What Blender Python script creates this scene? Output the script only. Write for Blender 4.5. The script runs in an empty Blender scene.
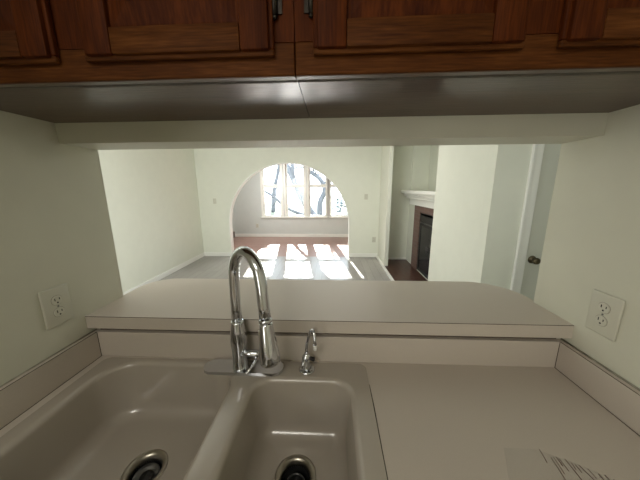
import bpy, bmesh, math, random
from mathutils import Vector, Matrix, Euler
C = bpy.context.scene.collection
PI = math.pi
sc = bpy.context.scene

# ------------------------------------------------------------------ materials
def new_mat(name):
    m = bpy.data.materials.new(name); m.use_nodes = True
    nt = m.node_tree; b = nt.nodes['Principled BSDF']
    return m, nt, b
def plain(name, col, rough=.5, metal=0., noise=0., scale=8., bump=0., bscale=200., spec=.5, coat=0.):
    m, nt, b = new_mat(name); N = nt.nodes; L = nt.links
    b.inputs['Roughness'].default_value = rough; b.inputs['Metallic'].default_value = metal
    b.inputs['Specular IOR Level'].default_value = spec
    b.inputs['Coat Weight'].default_value = coat; b.inputs['Coat Roughness'].default_value = .15
    tc = N.new('ShaderNodeTexCoord')
    n = N.new('ShaderNodeTexNoise'); n.inputs['Scale'].default_value = scale; n.inputs['Detail'].default_value = 4
    L.new(tc.outputs['Object'], n.inputs['Vector'])
    r = N.new('ShaderNodeValToRGB')
    r.color_ramp.elements[0].position = .3; r.color_ramp.elements[1].position = .7
    r.color_ramp.elements[0].color = (*[c*(1-noise) for c in col], 1)
    r.color_ramp.elements[1].color = (*[min(1, c*(1+noise)) for c in col], 1)
    L.new(n.outputs['Fac'], r.inputs['Fac']); L.new(r.outputs['Color'], b.inputs['Base Color'])
    if bump:
        n2 = N.new('ShaderNodeTexNoise'); n2.inputs['Scale'].default_value = bscale
        L.new(tc.outputs['Object'], n2.inputs['Vector'])
        bp = N.new('ShaderNodeBump'); bp.inputs['Strength'].default_value = bump; bp.inputs['Distance'].default_value = .002
        L.new(n2.outputs['Fac'], bp.inputs['Height']); L.new(bp.outputs['Normal'], b.inputs['Normal'])
    return m
def wood(name, dark, mid, light, axis='Z', rough=.4, s=9., coat=.0, bump=.25):
    """oak: streaks that run along one axis"""
    m, nt, b = new_mat(name); N = nt.nodes; L = nt.links
    b.inputs['Roughness'].default_value = rough
    b.inputs['Coat Weight'].default_value = coat; b.inputs['Coat Roughness'].default_value = .22
    b.inputs['Specular IOR Level'].default_value = .1
    tc = N.new('ShaderNodeTexCoord'); mp = N.new('ShaderNodeMapping')
    k = {'X': (.07, 1, 1), 'Y': (1, .07, 1), 'Z': (1, 1, .07)}[axis]
    mp.inputs['Scale'].default_value = [s*v for v in k]
    L.new(tc.outputs['Object'], mp.inputs['Vector'])
    n = N.new('ShaderNodeTexNoise'); n.inputs['Scale'].default_value = 2.2; n.inputs['Detail'].default_value = 6; n.inputs['Distortion'].default_value = 1.2
    L.new(mp.outputs['Vector'], n.inputs['Vector'])
    n2 = N.new('ShaderNodeTexNoise'); n2.inputs['Scale'].default_value = 22; n2.inputs['Detail'].default_value = 3
    L.new(mp.outputs['Vector'], n2.inputs['Vector'])
    mx = N.new('ShaderNodeMath'); mx.operation = 'MULTIPLY_ADD'; mx.inputs[1].default_value = .45
    L.new(n2.outputs['Fac'], mx.inputs[0])
    sb = N.new('ShaderNodeMath'); sb.operation = 'MULTIPLY'; sb.inputs[1].default_value = .55
    L.new(n.outputs['Fac'], sb.inputs[0]); L.new(sb.outputs[0], mx.inputs[2])
    r = N.new('ShaderNodeValToRGB'); e = r.color_ramp.elements
    e[0].position = .33; e[0].color = (*dark, 1); e[1].position = .66; e[1].color = (*light, 1)
    q = e.new(.5); q.color = (*mid, 1)
    L.new(mx.outputs[0], r.inputs['Fac']); L.new(r.outputs['Color'], b.inputs['Base Color'])
    bp = N.new('ShaderNodeBump'); bp.inputs['Strength'].default_value = bump; bp.inputs['Distance'].default_value = .001
    L.new(mx.outputs[0], bp.inputs['Height']); L.new(bp.outputs['Normal'], b.inputs['Normal'])
    return m
def brickmat(name, c1, c2, mortar, w, h, msize, axis='XY', rough=.4, offset=.5, coat=0., bump=.3):
    m, nt, b = new_mat(name); N = nt.nodes; L = nt.links
    b.inputs['Roughness'].default_value = rough; b.inputs['Coat Weight'].default_value = coat
    b.inputs['Coat Roughness'].default_value = .12; b.inputs['Specular IOR Level'].default_value = .22
    tc = N.new('ShaderNodeTexCoord'); sx = N.new('ShaderNodeSeparateXYZ'); cx = N.new('ShaderNodeCombineXYZ')
    L.new(tc.outputs['Object'], sx.inputs[0])
    L.new(sx.outputs[axis[0]], cx.inputs['X']); L.new(sx.outputs[axis[1]], cx.inputs['Y'])
    t = N.new('ShaderNodeTexBrick'); t.inputs['Scale'].default_value = 1
    t.inputs['Brick Width'].default_value = w; t.inputs['Row Height'].default_value = h
    t.inputs['Mortar Size'].default_value = msize; t.offset = offset
    t.inputs['Color1'].default_value = (*c1, 1); t.inputs['Color2'].default_value = (*c2, 1); t.inputs['Mortar'].default_value = (*mortar, 1)
    L.new(cx.outputs[0], t.inputs['Vector'])
    mp = N.new('ShaderNodeMapping'); mp.inputs['Scale'].default_value = (1.5, 24, 1)
    n = N.new('ShaderNodeTexNoise'); n.inputs['Scale'].default_value = 3; n.inputs['Detail'].default_value = 5
    L.new(cx.outputs[0], mp.inputs['Vector']); L.new(mp.outputs[0], n.inputs['Vector'])
    mr = N.new('ShaderNodeMapRange'); mr.inputs['To Min'].default_value = .78; mr.inputs['To Max'].default_value = 1.2
    L.new(n.outputs['Fac'], mr.inputs['Value'])
    mul = N.new('ShaderNodeVectorMath'); mul.operation = 'SCALE'
    L.new(t.outputs['Color'], mul.inputs[0]); L.new(mr.outputs[0], mul.inputs['Scale'])
    L.new(mul.outputs[0], b.inputs['Base Color'])
    bp = N.new('ShaderNodeBump'); bp.inputs['Strength'].default_value = bump; bp.inputs['Distance'].default_value = .003; bp.invert = True
    L.new(t.outputs['Fac'], bp.inputs['Height']); L.new(bp.outputs['Normal'], b.inputs['Normal'])
    return m
def glassmat(name, tint=(.95, .97, .97), refl=.08):
    m = bpy.data.materials.new(name); m.use_nodes = True; nt = m.node_tree; N = nt.nodes; L = nt.links
    N.clear(); o = N.new('ShaderNodeOutputMaterial'); mx = N.new('ShaderNodeMixShader')
    t = N.new('ShaderNodeBsdfTransparent'); t.inputs[0].default_value = (*tint, 1)
    g = N.new('ShaderNodeBsdfGlossy'); g.inputs['Roughness'].default_value = .02
    f = N.new('ShaderNodeFresnel'); f.inputs[0].default_value = 1.4
    L.new(f.outputs[0], mx.inputs[0]); L.new(t.outputs[0], mx.inputs[1]); L.new(g.outputs[0], mx.inputs[2]); L.new(mx.outputs[0], o.inputs[0])
    return m

M = {}
M['wall'] = plain('wall_paint', (.71, .722, .64), .6, noise=.015, bump=.05, spec=.3)
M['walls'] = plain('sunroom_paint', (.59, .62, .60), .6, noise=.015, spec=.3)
M['wallk'] = plain('kitchen_wall_paint', (.60, .595, .505), .5, noise=.02, bump=.08, spec=.4)
M['ceil'] = plain('ceiling_paint', (.8, .8, .76), .9, noise=.01, bump=.1)
M['trim'] = plain('white_trim_paint', (.80, .80, .76), .35, noise=.01)
M['lam'] = plain('beige_laminate', (.52, .468, .412), .45, noise=.02, scale=300, spec=.45)
M['seam_shade'] = plain('dark_seam_and_shade', (.06, .045, .03), .7, noise=.3, scale=40)  # also paints the shade behind the cabinet face frame
M['gap'] = plain('brown_gap_shade', (.075, .05, .033), .7, noise=.2)  # shade under the bar top put into a dark brown
M['caulk'] = plain('grey_caulk', (.33, .31, .25), .7, noise=.25, scale=30)
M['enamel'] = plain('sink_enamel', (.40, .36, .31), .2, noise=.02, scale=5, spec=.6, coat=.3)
M['chrome'] = plain('chrome', (.68, .70, .74), .09, 1., noise=.03, scale=20)
M['steel'] = plain('drain_steel', (.45, .42, .36), .3, 1., noise=.1, scale=40)
M['black'] = plain('black_rubber', (.012, .012, .012), .45, noise=.2)
M['dsteel'] = plain('dark_steel', (.16, .16, .16), .35, .9, noise=.2)
M['plastic'] = plain('ivory_plastic', (.55, .54, .46), .35, noise=.01)
M['recept'] = plain('receptacle_plastic', (.58, .57, .49), .3, noise=.01)
M['whitetip'] = plain('white_plastic_tip', (.85, .85, .83), .3, noise=.01)
M['slot'] = plain('slot_black', (.01, .01, .008), .6)
OD, OM, OL = (.030, .006, .0012), (.062, .0135, .002), (.105, .025, .004)
M['oakv'] = wood('red_oak_vertical', OD, OM, OL, 'Z', .6, 14, 0)
M['oakh'] = wood('red_oak_horizontal', (.040, .011, .002), (.080, .025, .005), (.135, .048, .011), 'X', .6, 14, 0)
M['glint'] = plain('varnish_highlight', (.085, .045, .025), .35, noise=.4, scale=12)  # lighter brown painted as the highlight under the cabinet frame
M['oakp'] = wood('red_oak_panel', OD, OM, OL, 'Z', .6, 9, 0)
M['under'] = wood('cabinet_underside', (.048, .022, .012), (.066, .032, .018), (.088, .046, .028), 'X', .4, 14, .55, bump=.9)
M['under'].node_tree.nodes['Principled BSDF'].inputs['Coat Roughness'].default_value = .21
M['hinge'] = plain('dark_hinge', (.03, .025, .02), .35, .8)
M['floor'] = brickmat('grey_wood_planks', (.29, .275, .26), (.325, .31, .29), (.20, .185, .175), 1.2, .13, .003, 'YX', .30, .37, .3)
M['redfloor'] = brickmat('red_brown_planks', (.30, .17, .14), (.345, .20, .165), (.20, .11, .09), .9, .09, .003, 'XY', .33, .4, .3)
M['kfloor'] = brickmat('kitchen_tile', (.30, .25, .2), (.33, .28, .22), (.2, .18, .15), .3, .3, .006, 'XY', .4, 0)
M['brick'] = brickmat('red_hearth_brick', (.060, .026, .018), (.080, .034, .024), (.07, .045, .036), .2, .095, .006, 'YX', .35, .5, .3)
M['brickv'] = brickmat('red_surround_brick', (.16, .10, .085), (.19, .12, .10), (.18, .14, .12), .2, .07, .006, 'YZ', .5, .5)
M['fireblack'] = plain('firebox_black', (.018, .017, .016), .5, noise=.3)
M['fireglass'] = plain('smoked_glass', (.03, .03, .032), .05, spec=.8)
M['bronze'] = plain('aged_bronze', (.10, .08, .05), .32, .85, noise=.3, scale=30)
M['door'] = plain('door_paint', (.63, .64, .57), .4, noise=.01)
M['glass'] = glassmat('window_glass')
M['bark'] = plain('pale_bark', (.13, .135, .15), .9, noise=.35, scale=6, bump=.5, bscale=30)
M['leaf'] = plain('bush_leaf', (.10, .13, .15), .7, noise=.4, scale=3)
M['grass'] = plain('lawn', (.10, .11, .08), .9, noise=.3, scale=2)
M['register'] = plain('brown_register', (.20, .16, .13), .4, .3)

# ------------------------------------------------------------------ geometry helpers
def B(): return bmesh.new()
def box(bm, x0, x1, y0, y1, z0, z1, bev=0, seg=2):
    r = bmesh.ops.create_cube(bm, size=1)
    vs = r['verts']
    for v in vs:
        v.co = Vector((x0+(v.co.x+.5)*(x1-x0), y0+(v.co.y+.5)*(y1-y0), z0+(v.co.z+.5)*(z1-z0)))
    if bev:
        es = list({e for v in vs for e in v.link_edges})
        bmesh.ops.bevel(bm, geom=es, offset=bev, segments=seg, profile=.5, affect='EDGES')
    return bm
def tube(bm, pts, rad, seg=20, caps=True):
    pts = [Vector(p) for p in pts]; n = len(pts)
    if not hasattr(rad, '__len__'): rad = [rad]*n
    T = [(pts[min(i+1, n-1)]-pts[max(i-1, 0)]).normalized() for i in range(n)]
    a = Vector((0, 0, 1)) if abs(T[0].z) < .9 else Vector((1, 0, 0))
    u = T[0].cross(a).normalized(); rings = []
    for i in range(n):
        u = (u-T[i]*u.dot(T[i])).normalized(); w = T[i].cross(u)
        rings.append([bm.verts.new(pts[i]+(u*math.cos(2*PI*k/seg)+w*math.sin(2*PI*k/seg))*rad[i]) for k in range(seg)])
    for i in range(n-1):
        for k in range(seg):
            f = bm.faces.new([rings[i][k], rings[i][(k+1) % seg], rings[i+1][(k+1) % seg], rings[i+1][k]]); f.smooth = True
    if caps:
        bm.faces.new(rings[0][::-1]); bm.faces.new(rings[-1])
    return bm
def lathe(bm, prof, loc, seg=32, closed=False, sx=1, sy=1):
    """prof: list of (r, z); around z through loc"""
    rings = []
    for r, z in prof:
        rings.append([bm.verts.new((loc[0]+sx*r*math.cos(2*PI*k/seg), loc[1]+sy*r*math.sin(2*PI*k/seg), loc[2]+z)) for k in range(seg)])
    for i in range(len(rings)-1):
        for k in range(seg):
            f = bm.faces.new([rings[i][k], rings[i][(k+1) % seg], rings[i+1][(k+1) % seg], rings[i+1][k]]); f.smooth = True
    if not closed:
        if prof[0][0] > 1e-5: bm.faces.new(rings[0][::-1])
        if prof[-1][0] > 1e-5: bm.faces.new(rings[-1])
    return bm
def rrect(x0, x1, y0, y1, r, n=8):
    """corner radius r, counter clockwise list of 2D points"""
    if not hasattr(r, '__len__'): r = (r,)*4
    out = []
    for (cx, cy, a0), rr in zip(((x1, y1, 0), (x0, y1, 90), (x0, y0, 180), (x1, y0, 270)), r):
        sx = -1 if cx == x1 else 1; sy = -1 if cy == y1 else 1
        for k in range(n+1):
            a = math.radians(a0+90*k/n)
            out.append((cx+sx*rr+rr*math.cos(a), cy+sy*rr+rr*math.sin(a)))
    return out
def prism(bm, pts, z0, z1, bev=0):
    """2D outline extruded along z"""
    lo = [bm.verts.new((x, y, z0)) for x, y in pts]; hi = [bm.verts.new((x, y, z1)) for x, y in pts]
    n = len(pts); fs = [bm.faces.new(lo[::-1]), bm.faces.new(hi)]
    for i in range(n): fs.append(bm.faces.new([lo[i], lo[(i+1) % n], hi[(i+1) % n], hi[i]]))
    if bev:
        es = [e for f in fs[:2] for e in f.edges]
        bmesh.ops.bevel(bm, geom=es, offset=bev, segments=3, profile=.5, affect='EDGES')
    return bm
def xzprism(bm, pts, y0, y1):
    a = [bm.verts.new((x, y0, z)) for x, z in pts]; b = [bm.verts.new((x, y1, z)) for x, z in pts]
    n = len(pts); bm.faces.new(a); bm.faces.new(b[::-1])
    for i in range(n): bm.faces.new([a[(i+1) % n], a[i], b[i], b[(i+1) % n]])
    return bm
def wloc(o):
    v = o.location.copy()
    while o.parent: o = o.parent; v += o.location
    return v
def obj(name, bm, mat, parent=None, smooth=None, at=None):
    """one mesh object; the shape is given in world coordinates"""
    bmesh.ops.recalc_face_normals(bm, faces=bm.faces[:])
    me = bpy.data.meshes.new(name)
    xs = [v.co for v in bm.verts]
    if parent is not None: org = wloc(parent)
    elif at is not None: org = Vector(at)
    else:
        org = Vector(((min(v.x for v in xs)+max(v.x for v in xs))/2, (min(v.y for v in xs)+max(v.y for v in xs))/2, min(v.z for v in xs)))
    for v in bm.verts: v.co -= org
    if smooth is not None:
        for f in bm.faces: f.smooth = smooth
    bm.to_mesh(me); bm.free(); me.materials.append(mat)
    o = bpy.data.objects.new(name, me); C.objects.link(o)
    if parent is not None: o.parent = parent
    else: o.location = org
    return o
def autosmooth(o, deg=35):
    me = o.data
    for p in me.polygons: p.use_smooth = True
    try: me.set_sharp_from_angle(angle=math.radians(deg))
    except Exception: pass
    return o
def tag(o, label, cat, group=None, kind=None):
    o['label'] = label; o['category'] = cat
    if group: o['group'] = group
    if kind: o['kind'] = kind
    return o
def thing(name, loc, label, cat, group=None):
    o = bpy.data.objects.new(name, None); C.objects.link(o); o.location = loc; o.empty_display_size = .05
    return tag(o, label, cat, group)
def struct(name, bm, mat, label=None, cat=None, parent=None):
    o = obj(name, bm, mat, parent)
    if parent is None:
        o['kind'] = 'structure'
        o['label'] = label or name.replace('_', ' '); o['category'] = cat or name.split('_')[0]
    return o
def copy_tree(o, parent=None):
    c = o.copy(); C.objects.link(c); c.parent = parent
    for ch in [q for q in bpy.data.objects if q.parent == o]: copy_tree(ch, c)
    return c

# ------------------------------------------------------------------ key measures (metres)
ZC = .914                 # counter height
WL, WR = -.863, .777      # kitchen side walls
YW0, YW1 = .80, .935      # thickness of the wall with the opening
ZH = 1.657                # underside of the header
ZU = 1.717                # underside of the wall cabinets
XL, XR = -2.93, 1.31      # living room: left wall, right wall stub
YA = 5.46                 # arch wall
YS = 7.80                 # sunroom window wall
H = 2.44

# ------------------------------------------------------------------ room shell
struct('floor', box(B(), XL-.15, 3.0, YW1, YA, -.1, 0), M['floor'], 'grey wood plank floor of the living room with sun patches', 'floor')
struct('floor_sunroom', box(B(), -3.25, 2.2, YA, YS+.15, -.1, 0), M['redfloor'], 'red brown plank floor of the sunroom beyond the arch', 'floor')
struct('floor_kitchen', box(B(), -2.6, 1.4, -2.4, YW1, -.1, 0), M['kfloor'], 'tiled kitchen floor below the counter', 'floor')
struct('ceiling', box(B(), XL-.15, 3.0, YW1, YA+.13, H, H+.1), M['ceil'], 'white ceiling of the living room', 'ceiling')
struct('ceiling_sunroom', box(B(), -3.25, 2.2, YA+.13, YS+.15, 2.6, 2.7), M['ceil'], 'white ceiling of the sunroom', 'ceiling')
struct('ceiling_kitchen', box(B(), -2.6, 1.4, -2.4, YW1, H, H+.1), M['ceil'], 'white ceiling of the kitchen', 'ceiling')
# kitchen
struct('wall_left', box(B(), WL-.12, WL, -.55, YW1, 0, H), M['wallk'], 'off white kitchen wall left of the sink', 'wall')
struct('wall_right', box(B(), WR, WR+.12, -2.4, YW1, 0, H), M['wallk'], 'off white kitchen wall right of the counter', 'wall')
struct('wall_front', box(B(), WL, WR, YW0, YW1, 0, 1.033), M['wallk'], 'low wall below the bar top, behind the sink', 'wall')
struct('wall_header', box(B(), WL, WR, YW0, YW1, ZH, H), M['wallk'], 'off white header beam above the pass-through opening', 'wall')
struct('wall_back', box(B(), -2.6, 1.4, -2.5, -2.4, 0, H), M['wallk'], 'kitchen wall behind the viewer', 'wall')
struct('wall_kitchen_side', box(B(), -2.7, -2.6, -2.4, YW1, 0, H), M['wallk'], 'kitchen side wall far to the left', 'wall')
# living room
struct('wall_living_left', box(B(), XL-.15, XL, YW1, YA, 0, H), M['wall'], 'bright off white left wall of the living room', 'wall')
struct('wall_living_near', box(B(), XL-.15, WL-.12, YW1-.12, YW1, 0, H), M['wall'], 'living room wall beside the pass-through, left', 'wall')
struct('wall_living_near_right', box(B(), WR+.12, 3.0, YW1-.12, YW1, 0, H), M['wall'], 'living room wall beside the pass-through, right', 'wall')
DY = 2.15
struct('wall_stub', box(B(), XR, XR+.12, DY+.11, 3.30, 0, H), M['wall'], 'bright white wall stub between fireplace and hall door', 'wall')
dx0, dx1, dz = 1.652, 2.412, 2.04
b = B(); box(b, XR, dx0, DY, DY+.11, 0, H); box(b, dx1, 3.0, DY, DY+.11, 0, H); box(b, dx0, dx1, DY, DY+.11, dz, H)
struct('wall_hall', b, M['wall'], 'off white wall around the hall door', 'wall')
struct('wall_hall_right', box(B(), 3.0, 3.1, YW1-.12, 3.4, 0, H), M['wall'], 'wall closing the hall on the right', 'wall')
struct('wall_return', box(B(), XR+.12, 2.25, 3.19, 3.30, 0, H), M['wall'], 'short return wall beside the fireplace', 'wall')
# fireplace wall with the fire opening, and the niche above the mantel
FX = 1.57
FO = (3.62, 4.50, .04, 1.09)
b = B()
box(b, FX, 2.1, FO[1], 5.2, 0, 1.44); box(b, FX, 2.1, 3.3, FO[0], 0, 1.44)
box(b, FX, 2.1, FO[0], FO[1], FO[3], 1.44); box(b, FX, 2.1, FO[0], FO[1], 0, FO[2])
struct('wall_fireplace', b, M['wall'], 'off white chimney wall around the fireplace', 'wall')
struct('wall_niche', box(B(), 1.89, 2.25, 3.3, 5.2, 1.44, H), M['wall'], 'back wall of the niche above the mantel', 'wall')
b = B(); box(b, 1.09, 2.25, 5.2, 5.33, 0, H); box(b, FX, 1.89, 5.15, 5.2, 1.44, H)
struct('wall_alcove', b, M['wall'], 'shaded alcove wall left of the fireplace', 'wall')
struct('trim_1', box(B(), 1.02, 1.09, 4.72, YA, 0, H), M['wall'], 'slender lit pilaster at the end of the arch wall', 'trim')
# arch wall
acx, acz, ar = -.95, .71, 1.33
pts = [(XL-.2, 0), (acx-ar, 0)]
pts += [(acx-ar*math.cos(PI*k/48), acz+ar*math.sin(PI*k/48)) for k in range(49)]
pts += [(acx+ar, 0), (2.25, 0), (2.25, 2.62), (XL-.2, 2.62)]
struct('wall_arch', xzprism(B(), pts, YA, YA+.13), M['wall'], 'off white wall with the wide round arch into the sunroom', 'wall')
# painted casing bead round the arch
b = B(); ins = [(-ar, -acz)]
arc = [(-1, -acz)]+[(-math.cos(PI*k/48), math.sin(PI*k/48)) for k in range(49)]+[(1, -acz)]
prev = None; rows = []
for q, (cx_, sz_) in enumerate(arc):
    row = []
    for rr, yy in ((ar-.006, YA-.006), (ar+.012, YA-.006), (ar+.012, YA+.136), (ar-.006, YA+.136)):
        if q in (0, len(arc)-1): row.append(b.verts.new((acx+cx_*rr, yy, .001)))
        else: row.append(b.verts.new((acx+cx_*rr, yy, acz+sz_*rr)))
    rows.append(row)
for r0, r1 in zip(rows, rows[1:]):
    for k in (0, 1, 3): b.faces.new([r0[k], r0[(k+1) % 4], r1[(k+1) % 4], r1[k]])
struct('trim_2', b, M['trim'], 'thin white bead edging the arch', 'trim')
# sunroom
struct('wall_sunroom_left', box(B(), -3.25, -3.10, YA+.13, YS, 0, 2.7), M['walls'], 'left wall of the sunroom', 'wall')
struct('wall_sunroom_right', box(B(), 2.05, 2.2, YA+.13, YS, 0, 2.7), M['walls'], 'right wall of the sunroom', 'wall')
wins = [(-2.165, -1.53), (-1.44, -.81), (-.735, -.125), (-.095, .60)]
wz0, wz1, rail = .636, 2.36, 1.59
b = B()
box(b, -3.25, wins[0][0], YS, YS+.15, 0, 2.7); box(b, wins[-1][1], 2.2, YS, YS+.15, 0, 2.7)
box(b, wins[0][0], wins[-1][1], YS, YS+.15, 0, wz0); box(b, wins[0][0], wins[-1][1], YS, YS+.15, wz1, 2.7)
for (a0, a1), (b0, b1) in zip(wins, wins[1:]): box(b, a1, b0, YS, YS+.15, wz0, wz1)
struct('wall_sunroom_window', b, M['walls'], 'window wall of the sunroom below and around the four windows', 'wall')
for i, (x0, x1) in enumerate(wins):
    b = B(); fy0, fy1 = YS-.015, YS+.13; t = .028
    box(b, x0-.03, x0+t, YS-.012, fy1, wz0-.0, wz1); box(b, x1-t, x1+.03, YS-.012, fy1, wz0, wz1)
    box(b, x0+t, x1-t, YS-.012, fy1, wz1-t, wz1+.03); box(b, x0-.05, x1+.05, YS-.035, fy1, wz0-.03, wz0+.012, .004)
    w = struct('window_%d' % (i+1), b, M['trim'], ['leftmost', 'second from left', 'third from left', 'rightmost'][i]+' tall double-hung sunroom window', 'window')
    for z0, z1, yy in ((wz0+.012, rail+.02, YS+.05), (rail-.02, wz1-t, YS+.08)):
        s = B(); a, c, r = x0+t, x1-t, .042
        box(s, a, a+r, yy, yy+.03, z0, z1); box(s, c-r, c, yy, yy+.03, z0, z1)
        box(s, a+r, c-r, yy, yy+.03, z0, z0+r); box(s, a+r, c-r, yy, yy+.03, z1-r, z1)
        so = obj('sash', s, M['trim'], w)
        if z0 < 1: obj('meeting_rail', box(B(), a+.001, c-.001, yy-.006, yy+.036, rail-.05, rail+.045, .003), M['trim'], so)
        obj('pane', box(B(), a+r, c-r, yy+.013, yy+.017, z0+r, z1-r), M['glass'], so)
struct('roof_eave', box(B(), -3.6, 2.6, YS+.15, YS+.45, 2.44, 2.62), M['trim'], 'roof eave above the sunroom windows', 'roof')
# baseboards
def bboard(name, x0, x1, y0, y1, lab, h=.09):
    b = B(); box(b, x0, x1, y0, y1, 0, h, .004); struct(name, b, M['trim'], lab, 'baseboard')
bboard('baseboard_left', XL, XL+.014, YW1, YA, 'white baseboard along the bright left wall')
bboard('baseboard_arch_left', XL+.014, acx-ar-.012, YA-.014, YA, 'white baseboard left of the arch')
bboard('baseboard_arch_right', acx+ar+.012, 1.02, YA-.014, YA, 'white baseboard right of the arch')
bboard('baseboard_sunroom', -3.1, 2.05, YS-.014, YS, 'white baseboard below the sunroom windows', .10)
bboard('baseboard_sunroom_left', -3.1, -3.086, YA+.14, YS-.014, 'white baseboard on the left sunroom wall', .10)
bboard('baseboard_alcove', 1.09, FX, 5.186, 5.2, 'white baseboard in the alcove by the hearth', .07)
bboard('baseboard_stub', XR-.014, XR, DY+.11, 3.3, 'white baseboard on the wall stub')
struct('trim_3', box(B(), -3.1, -3.07, 7.18, 7.30, .1, 2.1, .004), M['trim'], 'white upright casing on the left sunroom wall', 'trim')
# hall door
b = B(); cw = .085
box(b, dx0-cw, dx0, DY-.016, DY, 0, dz+cw, .005); box(b, dx1, dx1+cw, DY-.016, DY, 0, dz+cw, .005); box(b, dx0, dx1, DY-.016, DY, dz, dz+cw, .005)
box(b, dx0-cw, dx0-cw+.022, DY-.024, DY-.016, 0, dz+cw, .004)
struct('trim_4', b, M['trim'], 'white moulded casing round the hall door', 'trim')
b = B(); box(b, dx0+.006, dx1-.006, DY+.004, DY+.04, .01, dz-.006)
door = struct('door_1', b, M['door'], 'pale flush hall door with a dark bronze knob', 'door')
b = B(); kx, kz = 1.715, .905
def ylathe(bm, prof, loc, seg=28):
    """prof (r, d): d measured towards -y"""
    tmp = B(); lathe(tmp, prof, (0, 0, 0), seg)
    for v in tmp.verts: v.co = Vector((loc[0]+v.co.x, loc[1]-v.co.z, loc[2]+v.co.y))
    me = bpy.data.meshes.new('t'); tmp.to_mesh(me); tmp.free(); bm.from_mesh(me); bpy.data.meshes.remove(me)
    return bm
ylathe(b, [(.0, 0), (.034, 0), (.034, .004), (.028, .010), (.014, .014), (.012, .03), (.016, .036), (.026, .042), (.029, .052), (.026, .062), (.016, .068), (.0, .07)], (kx, DY+.004, kz))
obj('door_knob', b, M['bronze'], door)

# ------------------------------------------------------------------ fireplace
fp = thing('fireplace', (FX, 4.0, 0), 'brick fireplace with white mantel and black firebox on the right wall', 'fireplace')
b = B(); box(b, FX-.018, FX, FO[1], 4.80, 0, 1.20); box(b, FX-.018, FX, 3.34, FO[0], 0, 1.20); box(b, FX-.018, FX, FO[0], FO[1], FO[3], 1.20)
obj('brick_surround', b, M['brickv'], fp)
b = B(); box(b, 1.02, FX, 3.3, 5.186, 0, .03, .003)
obj('hearth', b, M['brick'], fp)
b = B(); box(b, .985, 1.02, 3.3, YA-.014, 0, .045, .004)
obj('hearth_trim', b, M['trim'], fp)
b = B()
box(b, FX-.19, FX+.02, 3.302, 5.185, 1.41, 1.462, .006); box(b, FX-.14, FX, 3.302, 5.13, 1.36, 1.41, .006)
box(b, FX-.10, FX, 3.302, 5.09, 1.31, 1.36, .01); box(b, FX-.05, FX, 3.302, 5.04, 1.20, 1.31, .006)
obj('mantel', b, M['trim'], fp)
b = B(); t = .02
box(b, FX+.45, FX+.47, FO[0]+.01, FO[1]-.01, FO[2]+.01, FO[3]-.01)
for (a0, a1) in ((FO[0]+.002, FO[0]+.02), (FO[1]-.02, FO[1]-.002)): box(b, FX, FX+.45, a0, a1, FO[2]+.005, FO[3]-.005)
box(b, FX, FX+.45, FO[0]+.02, FO[1]-.02, FO[2]+.003, FO[2]+.02); box(b, FX, FX+.45, FO[0]+.02, FO[1]-.02, FO[3]-.02, FO[3]-.003)
obj('firebox', b, M['fireblack'], fp)
b = B()
box(b, FX-.012, FX+.012, FO[0]+.02, FO[1]-.02, .86, 1.04, .003)
box(b, FX-.012, FX+.012, 4.43, 4.48, .06, .86, .003); box(b, FX-.012, FX+.012, 3.64, 3.69, .06, .86, .003); box(b, FX-.012, FX+.012, 3.69, 4.43, .06, .10, .003)
df = obj('door_frame', b, M['fireblack'], fp)
for y0, y1 in ((3.69, 4.06), (4.06, 4.43)):
    g = obj('glass_door', box(B(), FX-.004, FX+.004, y0+.002, y1-.002, .102, .858), M['fireglass'], fp)
    hy = 4.06+(.03 if y0 > 4 else -.03)
    obj('door_pull', tube(B(), [(FX-.02, hy, .45), (FX-.02, hy, .56)], .005, 10), M['dsteel'], g)
obj('vent_bar', box(B(), FX-.02, FX-.012, FO[0]+.04, FO[1]-.04, .91, .93, .002), M['dsteel'], fp)

# ------------------------------------------------------------------ wall outlets and plates
def make_outlet(name):
    r = thing(name, (0, 0, 0), 'outlet', 'outlet')
    pl = B(); box(pl, 0, .0065, -.0405, .0405, -.061, .061, .0035, 3)
    autosmooth(obj('wall_plate', pl, M['plastic'], r))
    for s in (1, -1):
        b = B(); zc = s*.0195
        o2 = [(y, z) for y, z in rrect(-.0155, .0155, -.0145, .0145, .0135, 6)]
        vs0 = [b.verts.new((.0055, y, zc+z)) for y, z in o2]; vs1 = [b.verts.new((.0085, y*.96, zc+z*.96)) for y, z in o2]
        b.faces.new(vs1); b.faces.new(vs0[::-1])
        for k in range(len(o2)): b.faces.new([vs0[k], vs0[(k+1) % len(o2)], vs1[(k+1) % len(o2)], vs1[k]])
        rc = obj('receptacle', b, M['recept'], r)
        # thin dark joint round the receptacle
        b = B(); ring = rrect(-.0166, .0166, -.0156, .0156, .0145, 6)
        a0 = [b.verts.new((.0058, y, zc+z)) for y, z in ring]; a1 = [b.verts.new((.0067, y, zc+z)) for y, z in ring]
        b.faces.new(a1); b.faces.new(a0[::-1])
        for k in range(len(ring)): b.faces.new([a0[k], a0[(k+1) % len(ring)], a1[(k+1) % len(ring)], a1[k]])
        obj('joint', b, M['caulk'], rc)
        for yy, hh in ((-.0065, .0085), (.0065, .0065)):
            obj('slot', box(B(), .0083, .0088, yy-.0013, yy+.0013, zc+.0035-hh/2, zc+.0035+hh/2), M['slot'], rc)
        obj('slot', tube(B(), [(.0083, 0, zc-.0075), (.0088, 0, zc-.0075)], .0026, 12), M['slot'], rc)
    obj('screw', tube(B(), [(.006, 0, 0), (.0078, 0, 0)], .0025, 12), M['dsteel'], r)
    return r
o1 = make_outlet('wall_outlet')
tag(o1, 'ivory duplex outlet on the left wall beside the sink', 'outlet', 'duplex outlets'); o1.location = (WL, .690, 1.157)
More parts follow.
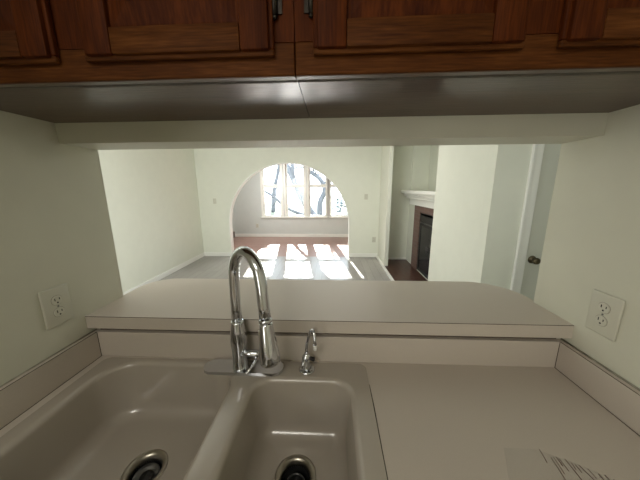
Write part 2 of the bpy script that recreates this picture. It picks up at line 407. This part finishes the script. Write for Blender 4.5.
o2 = copy_tree(o1); o2.location = (WR, .692, 1.158); o2.rotation_euler = (0, 0, PI)
o2['label'] = 'ivory duplex outlet on the right wall above the counter'
o3 = copy_tree(o1); o3.location = (.93, YA, .40); o3.rotation_euler = (0, 0, -PI/2); o3['label'] = 'small outlet low on the arch wall right of the arch'
o4 = copy_tree(o1); o4.location = (-2.36, YS, .36); o4.rotation_euler = (0, 0, -PI/2); o4['label'] = 'small outlet low on the sunroom window wall'
def make_switch(name, x, y, z, lab):
    r = thing(name, (x, y, z), lab, 'switch', 'light switches')
    obj('wall_plate', box(B(), x-.036, x+.036, y-.006, y, z-.058, z+.058, .003), M['plastic'], r)
    obj('toggle', box(B(), x-.006, x+.006, y-.016, y-.006, z-.009, z+.011, .002), M['recept'], r)
make_switch('light_switch', -2.57, YA, 1.25, 'small switch plate on the arch wall left of the arch')
make_switch('light_switch', .73, YA, 1.33, 'small switch plate on the arch wall right of the arch')
rg = thing('floor_register', (-3.09, 7.3, 0), 'small brown vent register at the foot of the left sunroom wall', 'vent')
obj('housing', box(B(), -3.086, -3.03, 7.36, 7.62, .02, .20, .004), M['register'], rg)
b = B()
for k in range(6): box(b, -3.03, -3.026, 7.38, 7.60, .04+k*.025, .052+k*.025)
obj('louvers', b, M['dsteel'], rg)

# ------------------------------------------------------------------ counter with splashes and a cut-out for the sink
SX0, SX1, SY0, SY1 = -.815, .118, .215, .772
ct = thing('countertop', (-.04, .47, ZC-.04), 'pinkish beige laminate countertop around the white sink', 'countertop')
b = B()
outer = [(WL, .15), (WR, .15), (WR, YW0), (WL, YW0)]
inner = rrect(SX0+.01, SX1-.01, SY0+.01, SY1-.01, .02, 4)
def ring_edges(bm, pts, z):
    vs = [bm.verts.new((x, y, z)) for x, y in pts]
    return vs, [bm.edges.new((vs[i], vs[(i+1) % len(vs)])) for i in range(len(vs))]
vo, eo = ring_edges(b, outer, ZC); vi, ei = ring_edges(b, inner, ZC)
bmesh.ops.triangle_fill(b, edges=eo+ei, use_beauty=True)
ex = bmesh.ops.extrude_face_region(b, geom=b.faces[:])
for v in [g for g in ex['geom'] if isinstance(g, bmesh.types.BMVert)]: v.co.z -= .04
obj('top', b, M['lam'], ct)
b = B(); box(b, WL+.018, WR-.020, YW0-.019, YW0, ZC, 1.011, .0015)
obj('backsplash', b, M['lam'], ct)
sp1 = obj('side_splash', box(B(), WL, WL+.018, .15, YW0-.001, ZC, 1.011, .0015), M['lam'], ct)
sp2 = obj('side_splash', box(B(), WR-.020, WR, .15, YW0-.001, ZC, 1.011, .0015), M['lam'], ct)
# dark joints: foot of each side splash, corner joints, wall side caulk
b = B(); box(b, WL+.018, WL+.0196, .15, YW0-.02, ZC, ZC+.0012); box(b, WL+.018, WL+.0192, YW0-.0202, YW0-.019, ZC, 1.010)
box(b, WL+.0165, WL+.0185, .15, YW0-.02, 1.0108, 1.0116)
obj('joint', b, M['seam_shade'], sp1)
b = B(); box(b, WR-.0216, WR-.020, .15, YW0-.02, ZC, ZC+.0012); box(b, WR-.0212, WR-.020, YW0-.0202, YW0-.019, ZC, 1.010)
box(b, WR-.0205, WR-.0185, .15, YW0-.02, 1.0108, 1.0116)
obj('joint', b, M['seam_shade'], sp2)
b = B(); tube(b, [(WL+.002, .15, 1.0115), (WL+.002, YW0-.002, 1.0115)], .0028, 8); obj('caulk', b, M['caulk'], sp1)
b = B(); tube(b, [(WR-.002, .15, 1.0115), (WR-.002, YW0-.002, 1.0115)], .0035, 8); obj('caulk', b, M['caulk'], sp2)
# base cabinet carcass under the counter
bc = thing('base_cabinet', (-.04, .5, 0), 'base cabinet below the countertop, hidden under the sink', 'cabinet')
b = B(); box(b, WL+.001, WL+.018, .2, YW0-.002, .1, ZC-.041); box(b, WR-.018, WR-.001, .2, YW0-.002, .1, ZC-.041); box(b, WL+.018, WR-.018, .2, YW0-.002, .1, .118)
box(b, WL+.018, WR-.018, .2, .22, .118, ZC-.28)
box(b, WL+.001, WR-.001, .25, YW0-.002, 0, .1)
obj('carcass', b, M['oakv'], bc)

# ------------------------------------------------------------------ bar top
bt = thing('bar_top', (-.04, .95, 1.033), 'long beige laminate bar top with rounded far corners on the low wall', 'bar top')
BX0, BX1, BY0, BY1 = WL, WR+.012, .768, 1.148
out = [(WL, BY0), (WR, BY0), (WR, YW1), (WR+.012, YW1)]
out += [(x, y) for x, y in rrect(WL-.008, WR+.012, .3, BY1, (.17, .12, 0, 0), 12)[:26]]
out += [(WL-.008, YW1), (WL, YW1)]
b = prism(B(), out, 1.033, 1.0795)
obj('slab', b, M['lam'], bt)
b = B(); box(b, WL+.001, WR-.001, BY0-.0006, BY0+.001, 1.0772, 1.0790)
obj('edge_seam', b, M['seam_shade'], bt)
struct('trim_5', box(B(), WL+.018, WR-.02, YW0-.004, YW0, 1.012, 1.033), M['gap'], 'dark strip painted as the shade below the bar top', 'trim')  # strip coloured dark for the shade under the bar overhang

# ------------------------------------------------------------------ double bowl sink
sk = thing('kitchen_sink', (-.35, .49, ZC-.2), 'off white double bowl sink set into the countertop', 'sink')
b = B(); ZR = ZC+.0025
bowls = [(-.765, -.318, .265, .748, .10, (-.54, .555)), (-.240, .058, .265, .688, .055, (-.10, .558))]
NB = 10
outl = rrect(SX0, SX1, SY0, SY1, .025, NB)
vo, eo = ring_edges(b, outl, ZR)
allE = list(eo); rim_rings = []
def dense(p, m=9):
    out = []
    for i, (x, y) in enumerate(p):
        x2, y2 = p[(i+1) % len(p)]; out.append((x, y))
        if math.hypot(x2-x, y2-y) > .07 or i % (NB+1) == NB:
            for k in range(1, m): out.append((x+(x2-x)*k/m, y+(y2-y)*k/m))
    return out
def ofs(bw, d, z, bm, rscale=1):
    x0, x1, y0, y1, r, c = bw
    return [bm.verts.new((x, y, z)) for x, y in dense(rrect(x0-d, x1+d, y0-d, y1+d, max(.004, r+d), NB))]
for bw in bowls:
    x0, x1, y0, y1, r, c = bw; rr = .017
    vs = ofs(bw, rr, ZR, b); es = [b.edges.new((vs[i], vs[(i+1) % len(vs)])) for i in range(len(vs))]
    allE += es; rim_rings.append(vs)
bmesh.ops.triangle_fill(b, edges=allE, use_beauty=True)
for bw, vs in zip(bowls, rim_rings):
    x0, x1, y0, y1, r, c = bw; rr = .017; rings = [vs]; D = .19; fl = .045
    for k in range(1, 6):
        a = PI/2*k/5
        rings.append(ofs(bw, rr*(1-math.sin(a)), ZR-rr*(1-math.cos(a)), b))
    for z, d in ((-.05, -.003), (-.10, -.007), (-(D-fl), -.012)): rings.append(ofs(bw, d, ZR+z, b))
    for k in range(1, 7):
        a = PI/2*k/6
        rings.append(ofs(bw, -.012-fl*(1-math.cos(a)), ZR-(D-fl)-fl*math.sin(a), b))
    base = [(v.co.x, v.co.y) for v in rings[-1]]; n = len(base)
    cx, cy = c; R = .057; z0 = ZR-D; zd = ZC-.2
    angs = []
    for k in range(n):
        angs.append(math.atan2(base[k][1]-cy, base[k][0]-cx))
    for f in (.35, .7, 1):
        ring = []
        for k in range(n):
            tx, ty = cx+R*math.cos(angs[k]), cy+R*math.sin(angs[k])
            ring.append(b.verts.new((base[k][0]*(1-f)+tx*f, base[k][1]*(1-f)+ty*f, z0+(zd-z0)*f)))
        rings.append(ring)
    for r0, r1 in zip(rings, rings[1:]):
        for k in range(n):
            fc = b.faces.new([r0[k], r0[(k+1) % n], r1[(k+1) % n], r1[k]]); fc.smooth = True
# outer lip down to the counter
lo = [b.verts.new((v.co.x, v.co.y, ZC+.0001)) for v in vo]
for k in range(len(vo)): b.faces.new([vo[k], vo[(k+1) % len(vo)], lo[(k+1) % len(vo)], lo[k]])
bas = obj('basin', b, M['enamel'], sk); autosmooth(bas, 40)
for i, bw in enumerate(bowls):
    cx, cy = bw[5]; z = ZC-.2
    b = B(); lathe(b, [(.0585, -.002), (.0585, .0015), (.055, .003), (.048, .0012), (.043, -.004), (.041, -.012), (.041, -.02), (.043, -.02), (.0455, -.006), (.0455, -.002)], (cx, cy, z), 48, closed=True)
    dr = obj('drain', b, M['steel'], sk)
    b = B(); lathe(b, [(.0412, -.012), (.040, -.055), (.030, -.060), (.0, -.060)], (cx, cy, z), 40, closed=True)
    obj('drain_cup', b, M['black'], dr)
    b = B()
    if i:
        lathe(b, [(.026, -.028), (.0285, -.026), (.0285, -.024), (.0265, -.022), (.0245, -.024), (.024, -.028)], (cx, cy-.003, z), 40, closed=True)
        obj('strainer', b, M['dsteel'], dr)
        b = B(); lathe(b, [(.0, -.03), (.0262, -.03), (.0262, -.0275), (.0, -.0275)], (cx, cy-.003, z), 36, closed=True)
        obj('stopper', b, M['black'], dr)
    else:
        lathe(b, [(.0, -.032), (.031, -.032), (.035, -.020), (.033, -.018), (.029, -.027), (.0, -.027)], (cx, cy, z), 40, closed=True)
        obj('strainer', b, M['dsteel'], dr)
        b = B(); lathe(b, [(.0, -.027), (.018, -.027), (.018, -.0235), (.0, -.0235)], (cx, cy, z), 30, closed=True)
        obj('stopper', b, M['black'], dr)
# joint line where the sink meets the counter on the right
b = B(); tube(b, [(SX1+.001, .24, ZC), (SX1+.001, .47, ZC), (SX1+.001, .60, ZC), (SX1+.001, .68, ZC)], [.0016, .0016, .0024, .0008], 8)
obj('rim_gap', b, M['seam_shade'], sk)

# ------------------------------------------------------------------ faucet
FXc, FYc = -.306, .732
ZP = ZR
fa = thing('faucet', (FXc, FYc, ZP), 'tall chrome gooseneck pull-down faucet on an oval deck plate', 'faucet')
b = prism(B(), rrect(-.430, -.160, .699, .762, .031, 10), ZP, ZP+.011, .0035)
autosmooth(obj('deck_plate', b, M['chrome'], fa))
b = B(); lathe(b, [(.026, .010), (.0255, .014), (.0240, .018), (.0235, .070), (.0265, .100), (.0270, .118), (.0235, .145), (.0195, .172), (.0190, .178), (.0, .178)], (FXc, FYc, ZP), 36)
obj('body', b, M['chrome'], fa)
# gooseneck: rises from the body, turns over towards the bowl and comes down to the spray head
ex, ey = -.192, .642
hd = Vector((ex-FXc, ey-FYc, 0)); L_ = hd.length; u = hd.normalized()
z_s = 1.238; R_ = L_/2; zt = 1.338
path = [Vector((FXc, FYc, ZP+.17)), Vector((FXc, FYc, 1.14)), Vector((FXc, FYc, 1.19))]
for k in range(0, 25):
    a = PI*k/24
    path.append(Vector((FXc, FYc, 0))+u*(R_*(1-math.cos(a)))+Vector((0, 0, z_s+(zt-z_s)*math.sin(a))))
path.append(Vector((ex, ey, 1.20))+u*.003); path.append(Vector((ex, ey, 1.15))+u*.009)
# smooth the sampled path
for _ in range(3):
    path = [path[0]]+[(path[i-1]+path[i]*2+path[i+1])/4 for i in range(1, len(path)-1)]+[path[-1]]
b = tube(B(), path, .0163, 24); obj('spout', b, M['chrome'], fa)
hp = path[-1]; hdn = (path[-1]-path[-2]).normalized()
def along(prof): return [hp+hdn*t for t, r in prof], [r for t, r in prof]
P, R = along([(-.008, .0165), (-.004, .0190), (.002, .0192), (.004, .0175)])
obj('collar', tube(B(), P, R, 28), M['chrome'], fa)
P, R = along([(.004, .0178), (.012, .0188), (.035, .0215), (.065, .0250), (.095, .0285), (.115, .0295), (.124, .0285), (.129, .024)])
hd_ = obj('spray_head', tube(B(), P, R, 32), M['chrome'], fa)
P, R = along([(.1275, .022), (.1305, .0215)])
obj('spray_nozzle', tube(B(), P, R, 24), M['black'], hd_)
side = Vector((-.93, -.36, 0)).normalized()
b = B(); c0 = hp+hdn*.045+side*.0195; box(b, -.004, .005, -.006, .006, -.022, .022, .002)
rot = Vector((1, 0, 0)).rotation_difference(side).to_matrix().to_4x4()
bmesh.ops.transform(b, matrix=Matrix.Translation(c0) @ rot, verts=b.verts)
obj('spray_button', b, M['steel'], hd_)
# handle: short barrel on the right of the body and a thin lever
b = B(); hz = ZP+.062
tube(b, [(FXc+.018, FYc-.002, hz), (FXc+.030, FYc-.003, hz), (FXc+.064, FYc-.006, hz+.001), (FXc+.068, FYc-.006, hz+.001)], [.012, .0125, .0125, .010], 24)
hb = obj('handle_hub', b, M['chrome'], fa)
b = B(); tube(b, [(FXc+.060, FYc-.008, hz-.004), (FXc+.060, FYc-.022, hz-.014), (FXc+.050, FYc-.042, hz-.026), (FXc+.040, FYc-.058, hz-.034)], [.0045, .0042, .0040, .0055], 14)
obj('handle_lever', b, M['chrome'], hb)

# ------------------------------------------------------------------ small gooseneck dispenser beside the faucet
dxp, dyp = -.082, .737
sd = thing('soap_dispenser', (dxp, dyp, ZP), 'small chrome gooseneck dispenser tap with white tip right of the faucet', 'dispenser')
b = B(); lathe(b, [(.0265, 0), (.0265, .002), (.024, .005), (.0155, .006)], (dxp, dyp, ZP), 36); obj('flange', b, M['chrome'], sd)
b = B(); lathe(b, [(.0145, .005), (.0135, .010), (.0125, .035), (.0150, .040), (.0150, .050), (.0105, .058), (.0065, .064), (.0, .064)], (dxp, dyp, ZP), 28); obj('body', b, M['chrome'], sd)
P = [(dxp, dyp, ZP+.060), (dxp, dyp, ZP+.075), (dxp+.003, dyp-.002, ZP+.100), (dxp+.010, dyp-.004, ZP+.130), (dxp+.015, dyp-.008, ZP+.148), (dxp+.021, dyp-.014, ZP+.154), (dxp+.027, dyp-.022, ZP+.148), (dxp+.030, dyp-.028, ZP+.130), (dxp+.031, dyp-.030, ZP+.112)]
b = tube(B(), P, [.0055, .0052, .005, .005, .005, .005, .005, .005, .006], 16); obj('spout', b, M['chrome'], sd)
b = tube(B(), [(dxp+.031, dyp-.030, ZP+.113), (dxp+.031, dyp-.030, ZP+.094)], [.0058, .0048], 14); obj('tip', b, M['whitetip'], sd)
b = tube(B(), [(dxp-.004, dyp-.010, ZP+.046), (dxp-.008, dyp-.022, ZP+.046), (dxp-.009, dyp-.032, ZP+.028)], [.005, .0055, .006], 12); obj('lever', b, M['chrome'], sd)
b = tube(B(), [(dxp+.012, dyp-.004, ZP+.046), (dxp+.026, dyp-.010, ZP+.046)], [.006, .007], 12); obj('lever_knob', b, M['black'], sd)

# ------------------------------------------------------------------ wall cabinets above the opening
FY0, FY1 = .497, .516
def door_leaf(par, x0, x1, hinge):
    z0, z1 = 1.7465, 2.40; y0, y1 = .478, .497; sw = .05
    mid = (x0+x1)/2
    d = obj('door', box(B(), x0+.012, x1-.012, y1-.005, y1-.0005, z0+.012, z1-.012), M['oakp'], par)
    for a, c in ((x0, x0+sw), (x1-sw, x1)):
        b = B(); box(b, a, c, y0, y1, z0, z1, .004); autosmooth(obj('stile', b, M['oakv'], d), 30)
    for a, c in ((z0, z0+.042), (z1-.042, z1)):
        b = B(); box(b, x0+sw, x1-sw, y0+.0005, y1, a, c, .003); autosmooth(obj('rail', b, M['oakh'], d), 30)
    # lipped edge moulding round the leaf
    b = B()
    box(b, x0-.007, x1+.007, y0+.008, y1-.001, z0-.007, z0+.004, .003)
    obj('edge_moulding', b, M['oakh'], d); b = B()
    box(b, x0-.007, x0+.004, y0+.008, y1-.001, z0+.004, z1+.007, .003); obj('edge_moulding', b, M['oakv'], d); b = B()
    box(b, x1-.004, x1+.007, y0+.008, y1-.001, z0+.004, z1+.007, .003)
    obj('edge_moulding', b, M['oakv'], d)
    # raised panel with a sloping border and a gently arched top
    b = B(); a, c, e, g = x0+sw, x1-sw, z0+.042, z1-.042; k = .038
    def ring(i, y): return [b.verts.new(v) for v in ((a+i, y, e+i), (c-i, y, e+i), (c-i, y, g-i), (a+i, y, g-i))]
    rs = [ring(0, y0+.009), ring(.006, y0+.009), ring(k, y0+.003), ring(k, y0+.0005)]
    for r0, r1 in zip(rs, rs[1:]):
        for q in range(4): b.faces.new([r0[q], r0[(q+1) % 4], r1[(q+1) % 4], r1[q]])
    b.faces.new(rs[-1]); r = ring(0, y1-.004); b.faces.new(r[::-1])
    for q in range(4): b.faces.new([r[q], r[(q+1) % 4], rs[0][(q+1) % 4], rs[0][q]])
    obj('panel', b, M['oakp'], d)
    hx = x1+.010 if hinge > 0 else x0-.010
    for hz_ in (1.83, 2.31):
        b = B(); tube(b, [(hx, y1-.006, hz_-.028), (hx, y1-.006, hz_+.028)], .0048, 12)
        for q in (-.03, .03): lathe(b, [(0, -.004), (.004, -.002), (.004, .002), (0, .004)], (hx, y1-.006, hz_+q), 10, closed=True)
        box(b, hx-.001 if hinge > 0 else hx-.012, hx+.012 if hinge > 0 else hx+.001, y1-.003, y1-.0005, hz_-.024, hz_+.024)
        obj('hinge', b, M['hinge'], d)
    return d
XM = -.066
def wall_cabinet(x0, x1, doors, lab):
    r = thing('wall_cabinet', ((x0+x1)/2, .65, ZU), lab, 'cabinet', 'oak wall cabinets above the pass-through')
    obj('underside', box(B(), x0+.0007, x1-.0007, FY1, YW0-.001, ZU, ZU+.012), M['under'], r)
    b = B(); box(b, x0+.0007, x0+.018, FY1, YW0-.001, ZU+.012, H); box(b, x1-.018, x1-.0007, FY1, YW0-.001, ZU+.012, H); box(b, x0+.018, x1-.018, YW0-.012, YW0-.001, ZU+.012, H)
    obj('carcass', b, M['oakv'], r)
    obj('face_frame_rail', box(B(), x0+.0007, x1-.0007, FY0, FY1, 1.7125, 1.765, .0025, 2), M['oakh'], r)
    obj('face_frame_rail', box(B(), x0+.0007, x1-.0007, FY0, FY1, 2.38, H-.001), M['oakh'], r)
    obj('highlight_strip', box(B(), x0+.001, x1-.001, FY0+.003, FY1-.002, 1.7112, 1.7126, .0004), M['glint'], r)  # thin strip painting the highlight along the frame's lower edge
    obj('shade_strip', box(B(), x0+.001, x1-.001, FY1+.0002, FY1+.011, 1.7118, ZU), M['seam_shade'], r)  # dark strip painted in for the shade behind the frame
    xs = [x0+.0007]+[v for d in doors for v in (d[0]+.012, d[1]-.012)]+[x1-.0007]
    for a, c in zip(xs[::2], xs[1::2]): obj('face_frame_stile', box(B(), a, c, FY0, FY1, 1.765, 2.38), M['oakv'], r)
    for i, d in enumerate(doors): door_leaf(r, d[0], d[1], -1 if i == 0 else 1)
    return r
wall_cabinet(WL, XM, [(-.84, -.505), (-.437, -.108)], 'reddish oak wall cabinet, the left of the two above the pass-through')
wall_cabinet(XM, WR, [(-.026, .311), (.382, .745)], 'reddish oak wall cabinet, the right of the two above the pass-through')

# ------------------------------------------------------------------ thin sheet lying on the counter at the lower right
m, nt, bs = new_mat('translucent_film'); N = nt.nodes; L = nt.links
bs.inputs['Base Color'].default_value = (.46, .48, .46, 1); bs.inputs['Roughness'].default_value = .2
bs.inputs['Alpha'].default_value = .05
M['film'] = m
M['print'] = plain('brown_print', (.12, .05, .035), .5, noise=.3, scale=60)
pp = thing('plastic_sheet', (.50, .42, ZC), 'thin translucent grey sheet with brown print lying on the counter corner', 'sheet')
b = B()
Q = [(.405, .497), (.475, .497), (.54, .47), (.70, .37), (.62, .24), (.36, .26), (.372, .43)]
prism(b, Q, ZC+.0006, ZC+.0011); obj('film', b, M['film'], pp)
b = B()
for x0, y0, x1, y1, w_ in ((.485, .497, .479, .468, .0007), (.497, .479, .488, .430, .0006), (.503, .480, .497, .446, .0005), (.509, .480, .507, .462, .0008), (.513, .478, .511, .452, .0005),
        (.525, .477, .521, .420, .0008), (.532, .470, .529, .455, .0005), (.537, .466, .536, .450, .0006), (.544, .465, .549, .425, .0007), (.556, .458, .556, .440, .0005), (.569, .449, .566, .420, .0007), (.580, .447, .579, .415, .0007), (.590, .440, .59, .41, .0006)):
    tube(b, [(x0, y0, ZC+.0013), ((x0+x1)/2+.0006, (y0+y1)/2, ZC+.0013), (x1, y1, ZC+.0013)], w_, 5)
obj('print', b, M['print'], pp)

# ------------------------------------------------------------------ outside: lawn, bare trees, bushes
struct('ground', box(B(), -40, 40, YS+.15, 60, -.5, -.3), M['grass'], 'lawn outside the sunroom windows', 'ground')
def tree(base, limbs, seed, label, twigs=10):
    """limbs: lists of (x, y, z, radius); twigs grow from the outer half of each limb"""
    rnd = random.Random(seed); b = B()
    def twig(p, d, ln, rad, depth):
        n = 4; pts = [p.copy()]; rr = [rad]; q = p.copy(); dd = d.copy()
        for i in range(n):
            dd = (dd+Vector((rnd.uniform(-.22, .22), rnd.uniform(-.1, .1), rnd.uniform(-.1, .15)))).normalized()
            q = q+dd*ln/n; pts.append(q.copy()); rr.append(rad*(1-.5*(i+1)/n))
            if depth < 2 and i >= 1:
                ax = Vector((rnd.uniform(-1, 1), rnd.uniform(-.4, .4), rnd.uniform(-.3, .8))).normalized()
                twig(q.copy(), (dd*.5+ax*.8).normalized(), ln*rnd.uniform(.45, .65), rr[-1]*.65, depth+1)
        tube(b, pts, rr, 6, caps=False)
    for lb in limbs:
        P = [Vector(q[:3]) for q in lb]; R = [q[3] for q in lb]; SP = [P[0]]; SR = [R[0]]
        for k in range(len(P)-1):                      # smooth the limb
            p0, p1, p2, p3 = P[max(k-1, 0)], P[k], P[k+1], P[min(k+2, len(P)-1)]
            for t in (.25, .5, .75, 1):
                SP.append(.5*((2*p1)+(p2-p0)*t+(2*p0-5*p1+4*p2-p3)*t*t+(3*p1-p0-3*p2+p3)*t**3)); SR.append(R[k]+(R[k+1]-R[k])*t)
        tube(b, SP, SR, 12)
        for _ in range(twigs):
            k = rnd.randrange(len(SP)//2, len(SP)-1)
            d = Vector((rnd.uniform(-1, 1), rnd.uniform(-.3, .3), rnd.uniform(-.2, .9))).normalized()
            twig(SP[k].copy(), d, rnd.uniform(.7, 1.5), min(.05, SR[k]*.5), 0)
    tag(obj('bare_tree', b, M['bark'], at=base), label, 'tree')
tree((-.55, 12, -.3), [
    [(-.45, 12, -.32, .21), (-.95, 12, .30, .19), (-1.27, 12, .83, .17), (-1.64, 12, 1.53, .155), (-2.04, 12.1, 2.44, .13), (-2.75, 12.2, 3.5, .10), (-3.5, 12.3, 5.2, .06), (-3.8, 12.4, 6.8, .03)],
    [(-.85, 12, .12, .10), (-1.52, 11.9, .33, .085), (-2.14, 11.8, .64, .07), (-2.70, 11.8, 1.12, .055), (-3.3, 11.7, 1.54, .04), (-4.1, 11.7, 2.4, .02)],
    [(-1.8, 12, 1.9, .08), (-1.75, 11.8, 3.0, .07), (-1.3, 11.6, 4.0, .06), (-.9, 11.5, 5.2, .03)]], 11, 'bare tree leaning left, seen through the middle sunroom windows', 13)
tree((-.65, 16, -.3), [
    [(-.75, 16, -.32, .20), (-.75, 16, .6, .17), (-.45, 16, 1.4, .15), (-.75, 16, 2.1, .13), (-1.5, 16, 2.8, .11), (-1.3, 16, 4.6, .08), (-1.6, 16, 7, .03)],
    [(-.6, 16, 1.7, .07), (.4, 16, 2.8, .06), (1.0, 16, 4.6, .03)]], 5, 'bare tree with an arched trunk outside the third sunroom window', 8)
tree((-4.6, 19.5, -.3), [
    [(-4.6, 19.5, -.32, .17), (-4.4, 19.5, 1.5, .15), (-4.0, 19.5, 3.2, .11), (-3.9, 19.5, 6.0, .04)],
    [(-4.4, 19.5, 1.4, .08), (-3.6, 19.4, 2.2, .06), (-3.0, 19.4, 3.4, .03)]], 8, 'slim bare tree farther off beyond the leftmost window', 10)
def bush(x, y, s, seed, label):
    rnd = random.Random(seed); b = B()
    for k in range(700):
        v = Vector((rnd.gauss(0, 1), rnd.gauss(0, 1), rnd.gauss(0, 1))).normalized()*rnd.random()**.4
        c = Vector((x+v.x*s, y+v.y*s*.7, -.3+s*.75+v.z*s*.75)); e = Euler((rnd.random()*6, rnd.random()*6, rnd.random()*6)).to_matrix()
        w = .07*s*rnd.uniform(.6, 1.2)
        vs = [b.verts.new(c+e @ Vector(q)) for q in ((-w, 0, 0), (0, -w*.5, .01), (w, 0, 0), (0, w*.5, .01))]
        b.faces.new(vs)
    st = tube(B(), [(x, y, -.32), (x, y, .2), (x+.05, y, s*.7)], [.05, .04, .02], 8)
    r = thing('bush', (x, y, -.3), label, 'bush')
    obj('stem', st, M['bark'], r); obj('foliage', b, M['leaf'], r)
bush(1.3, 11.5, 1.3, 1, 'leafy bush outside the rightmost sunroom window')
bush(4.2, 16.0, 2.2, 2, 'large leafy bush far outside on the right')

# ------------------------------------------------------------------ light
w = bpy.data.worlds.new('sky'); sc.world = w; w.use_nodes = True
nt = w.node_tree; bg = nt.nodes['Background']
bg.inputs['Color'].default_value = (.84, .92, 1, 1); bg.inputs['Strength'].default_value = 1.8
sun = bpy.data.lights.new('sun', 'SUN'); sun.energy = 11; sun.angle = math.radians(.5); sun.color = (1, .96, .90)
so = bpy.data.objects.new('sun', sun); C.objects.link(so); so.location = (-3, 20, 12)
so.rotation_euler = Vector((.145, -1, -.59)).to_track_quat('-Z', 'Y').to_euler()
# daylight entering the sunroom: portals that only guide sampling of the sky
for i, (x0, x1) in enumerate(wins):
    l = bpy.data.lights.new('window_portal', 'AREA'); l.shape = 'RECTANGLE'; l.size = x1-x0; l.size_y = wz1-wz0
    l.cycles.is_portal = True
    o = bpy.data.objects.new('window_portal', l); C.objects.link(o); o.location = ((x0+x1)/2, YS+.17, (wz0+wz1)/2)
    o.rotation_euler = (-PI/2, 0, 0)

# unseen ceiling lights; those of living room and sunroom are added fill
def unseen_ceiling_light(x, y, r, power, col, lab):
    t = thing('unseen_ceiling_light', (x, y, H-.09), lab, 'ceiling light')
    obj('canopy', lathe(B(), [(r+.02, .09), (r+.02, .05), (r, .045), (r-.01, .06), (0, .06)], (x, y, H-.09), 40, closed=True), M['trim'], t)
    l = bpy.data.lights.new('lamp', 'AREA'); l.shape = 'DISK'; l.size = 2*r; l.energy = power; l.color = col
    o = bpy.data.objects.new('lamp', l); C.objects.link(o); o.location = (x, y, H-.06)
unseen_ceiling_light(.2, 3.7, .55, 4.5, (1, .98, .92), 'added round fill light at the living room ceiling, out of view')
unseen_ceiling_light(-.45, -1.3, .42, 5.4, (1, .95, .86), 'round flush ceiling light of the kitchen')
unseen_ceiling_light(-1.6, 6.7, .22, 9, (1, .98, .95), 'added round fill light at the sunroom ceiling, out of view')
# unseen fill light added at the near wall, left of the pass-through
l = bpy.data.lights.new('living_fill', 'AREA'); l.shape = 'RECTANGLE'; l.size = 1.3; l.size_y = 1.5; l.energy = 16; l.color = (.98, 1, .97)
o = bpy.data.objects.new('living_fill', l); C.objects.link(o); o.location = (-1.95, YW1+.03, 1.35); o.rotation_euler = (PI/2, 0, 0)
l = bpy.data.lights.new('hall_fill', 'AREA'); l.shape = 'RECTANGLE'; l.size = .5; l.size_y = 1.2; l.energy = .75; l.color = (.98, 1, .97)  # second fill light added out of view on the hall side
o = bpy.data.objects.new('hall_fill', l); C.objects.link(o); o.location = (1.25, YW1+.03, 1.5); o.rotation_euler = (PI/2, 0, 0)
b = B(); X0, X1, Z0, Z1 = -2.6, -1.3, .6, 2.1  # unseen frame made up to carry the added living room fill
box(b, X0-.07, X0, YW1, YW1+.02, Z0-.07, Z1+.07); box(b, X1, X1+.07, YW1, YW1+.02, Z0-.07, Z1+.07); box(b, X0, X1, YW1, YW1+.02, Z0-.07, Z0); box(b, X0, X1, YW1, YW1+.02, Z1, Z1+.07)
struct('window_5', b, M['trim'], 'made-up window frame, unseen, around the living room fill light', 'window')
b = B(); X0, X1, Z0, Z1 = 1.0, 1.5, .9, 2.1  # unseen frame made up to carry the added hall fill
box(b, X0-.06, X0, YW1, YW1+.02, Z0-.06, Z1+.06); box(b, X1, X1+.06, YW1, YW1+.02, Z0-.06, Z1+.06); box(b, X0, X1, YW1, YW1+.02, Z0-.06, Z0); box(b, X0, X1, YW1, YW1+.02, Z1, Z1+.06)
struct('window_6', b, M['trim'], 'narrow made-up window frame, unseen, around the hall fill light', 'window')
# unseen fill light added behind the viewer, on the left
l = bpy.data.lights.new('kitchen_fill', 'AREA'); l.shape = 'RECTANGLE'; l.size = 1.1; l.size_y = 1.7; l.energy = 8; l.color = (1, .97, .90)
o = bpy.data.objects.new('kitchen_fill', l); C.objects.link(o); o.location = (-1.9, -2.38, 1.1); o.rotation_euler = (PI/2, 0, 0)

# ------------------------------------------------------------------ camera
f = 250.85
cam = bpy.data.cameras.new('camera'); cam.sensor_fit = 'HORIZONTAL'; cam.sensor_width = 36; cam.lens = 36*f/640
cam.clip_start = .02; cam.clip_end = 200
co = bpy.data.objects.new('camera', cam); C.objects.link(co)
yy, tt, rr = math.radians(2.718), math.radians(11.664), math.radians(-.3386)
fw = Vector((-math.sin(yy)*math.cos(tt), math.cos(yy)*math.cos(tt), -math.sin(tt)))
rt = Vector((math.cos(yy), math.sin(yy), 0)); up = rt.cross(fw)
r2 = rt*math.cos(rr)+up*math.sin(rr); u2 = -rt*math.sin(rr)+up*math.cos(rr)
mt = Matrix((r2, u2, -fw)).transposed().to_4x4(); mt.translation = (0, 0, 1.514)
co.matrix_world = mt
sc.camera = co
sc.view_settings.view_transform = 'Standard'; sc.view_settings.look = 'None'; sc.view_settings.gamma = 1
sc.view_settings.exposure = 1.9
sc.cycles.use_denoising = True
sc.cycles.max_bounces = 14; sc.cycles.diffuse_bounces = 8; sc.cycles.glossy_bounces = 6; sc.cycles.transparent_max_bounces = 12
sc.cycles.sample_clamp_indirect = 8; sc.cycles.caustics_reflective = False
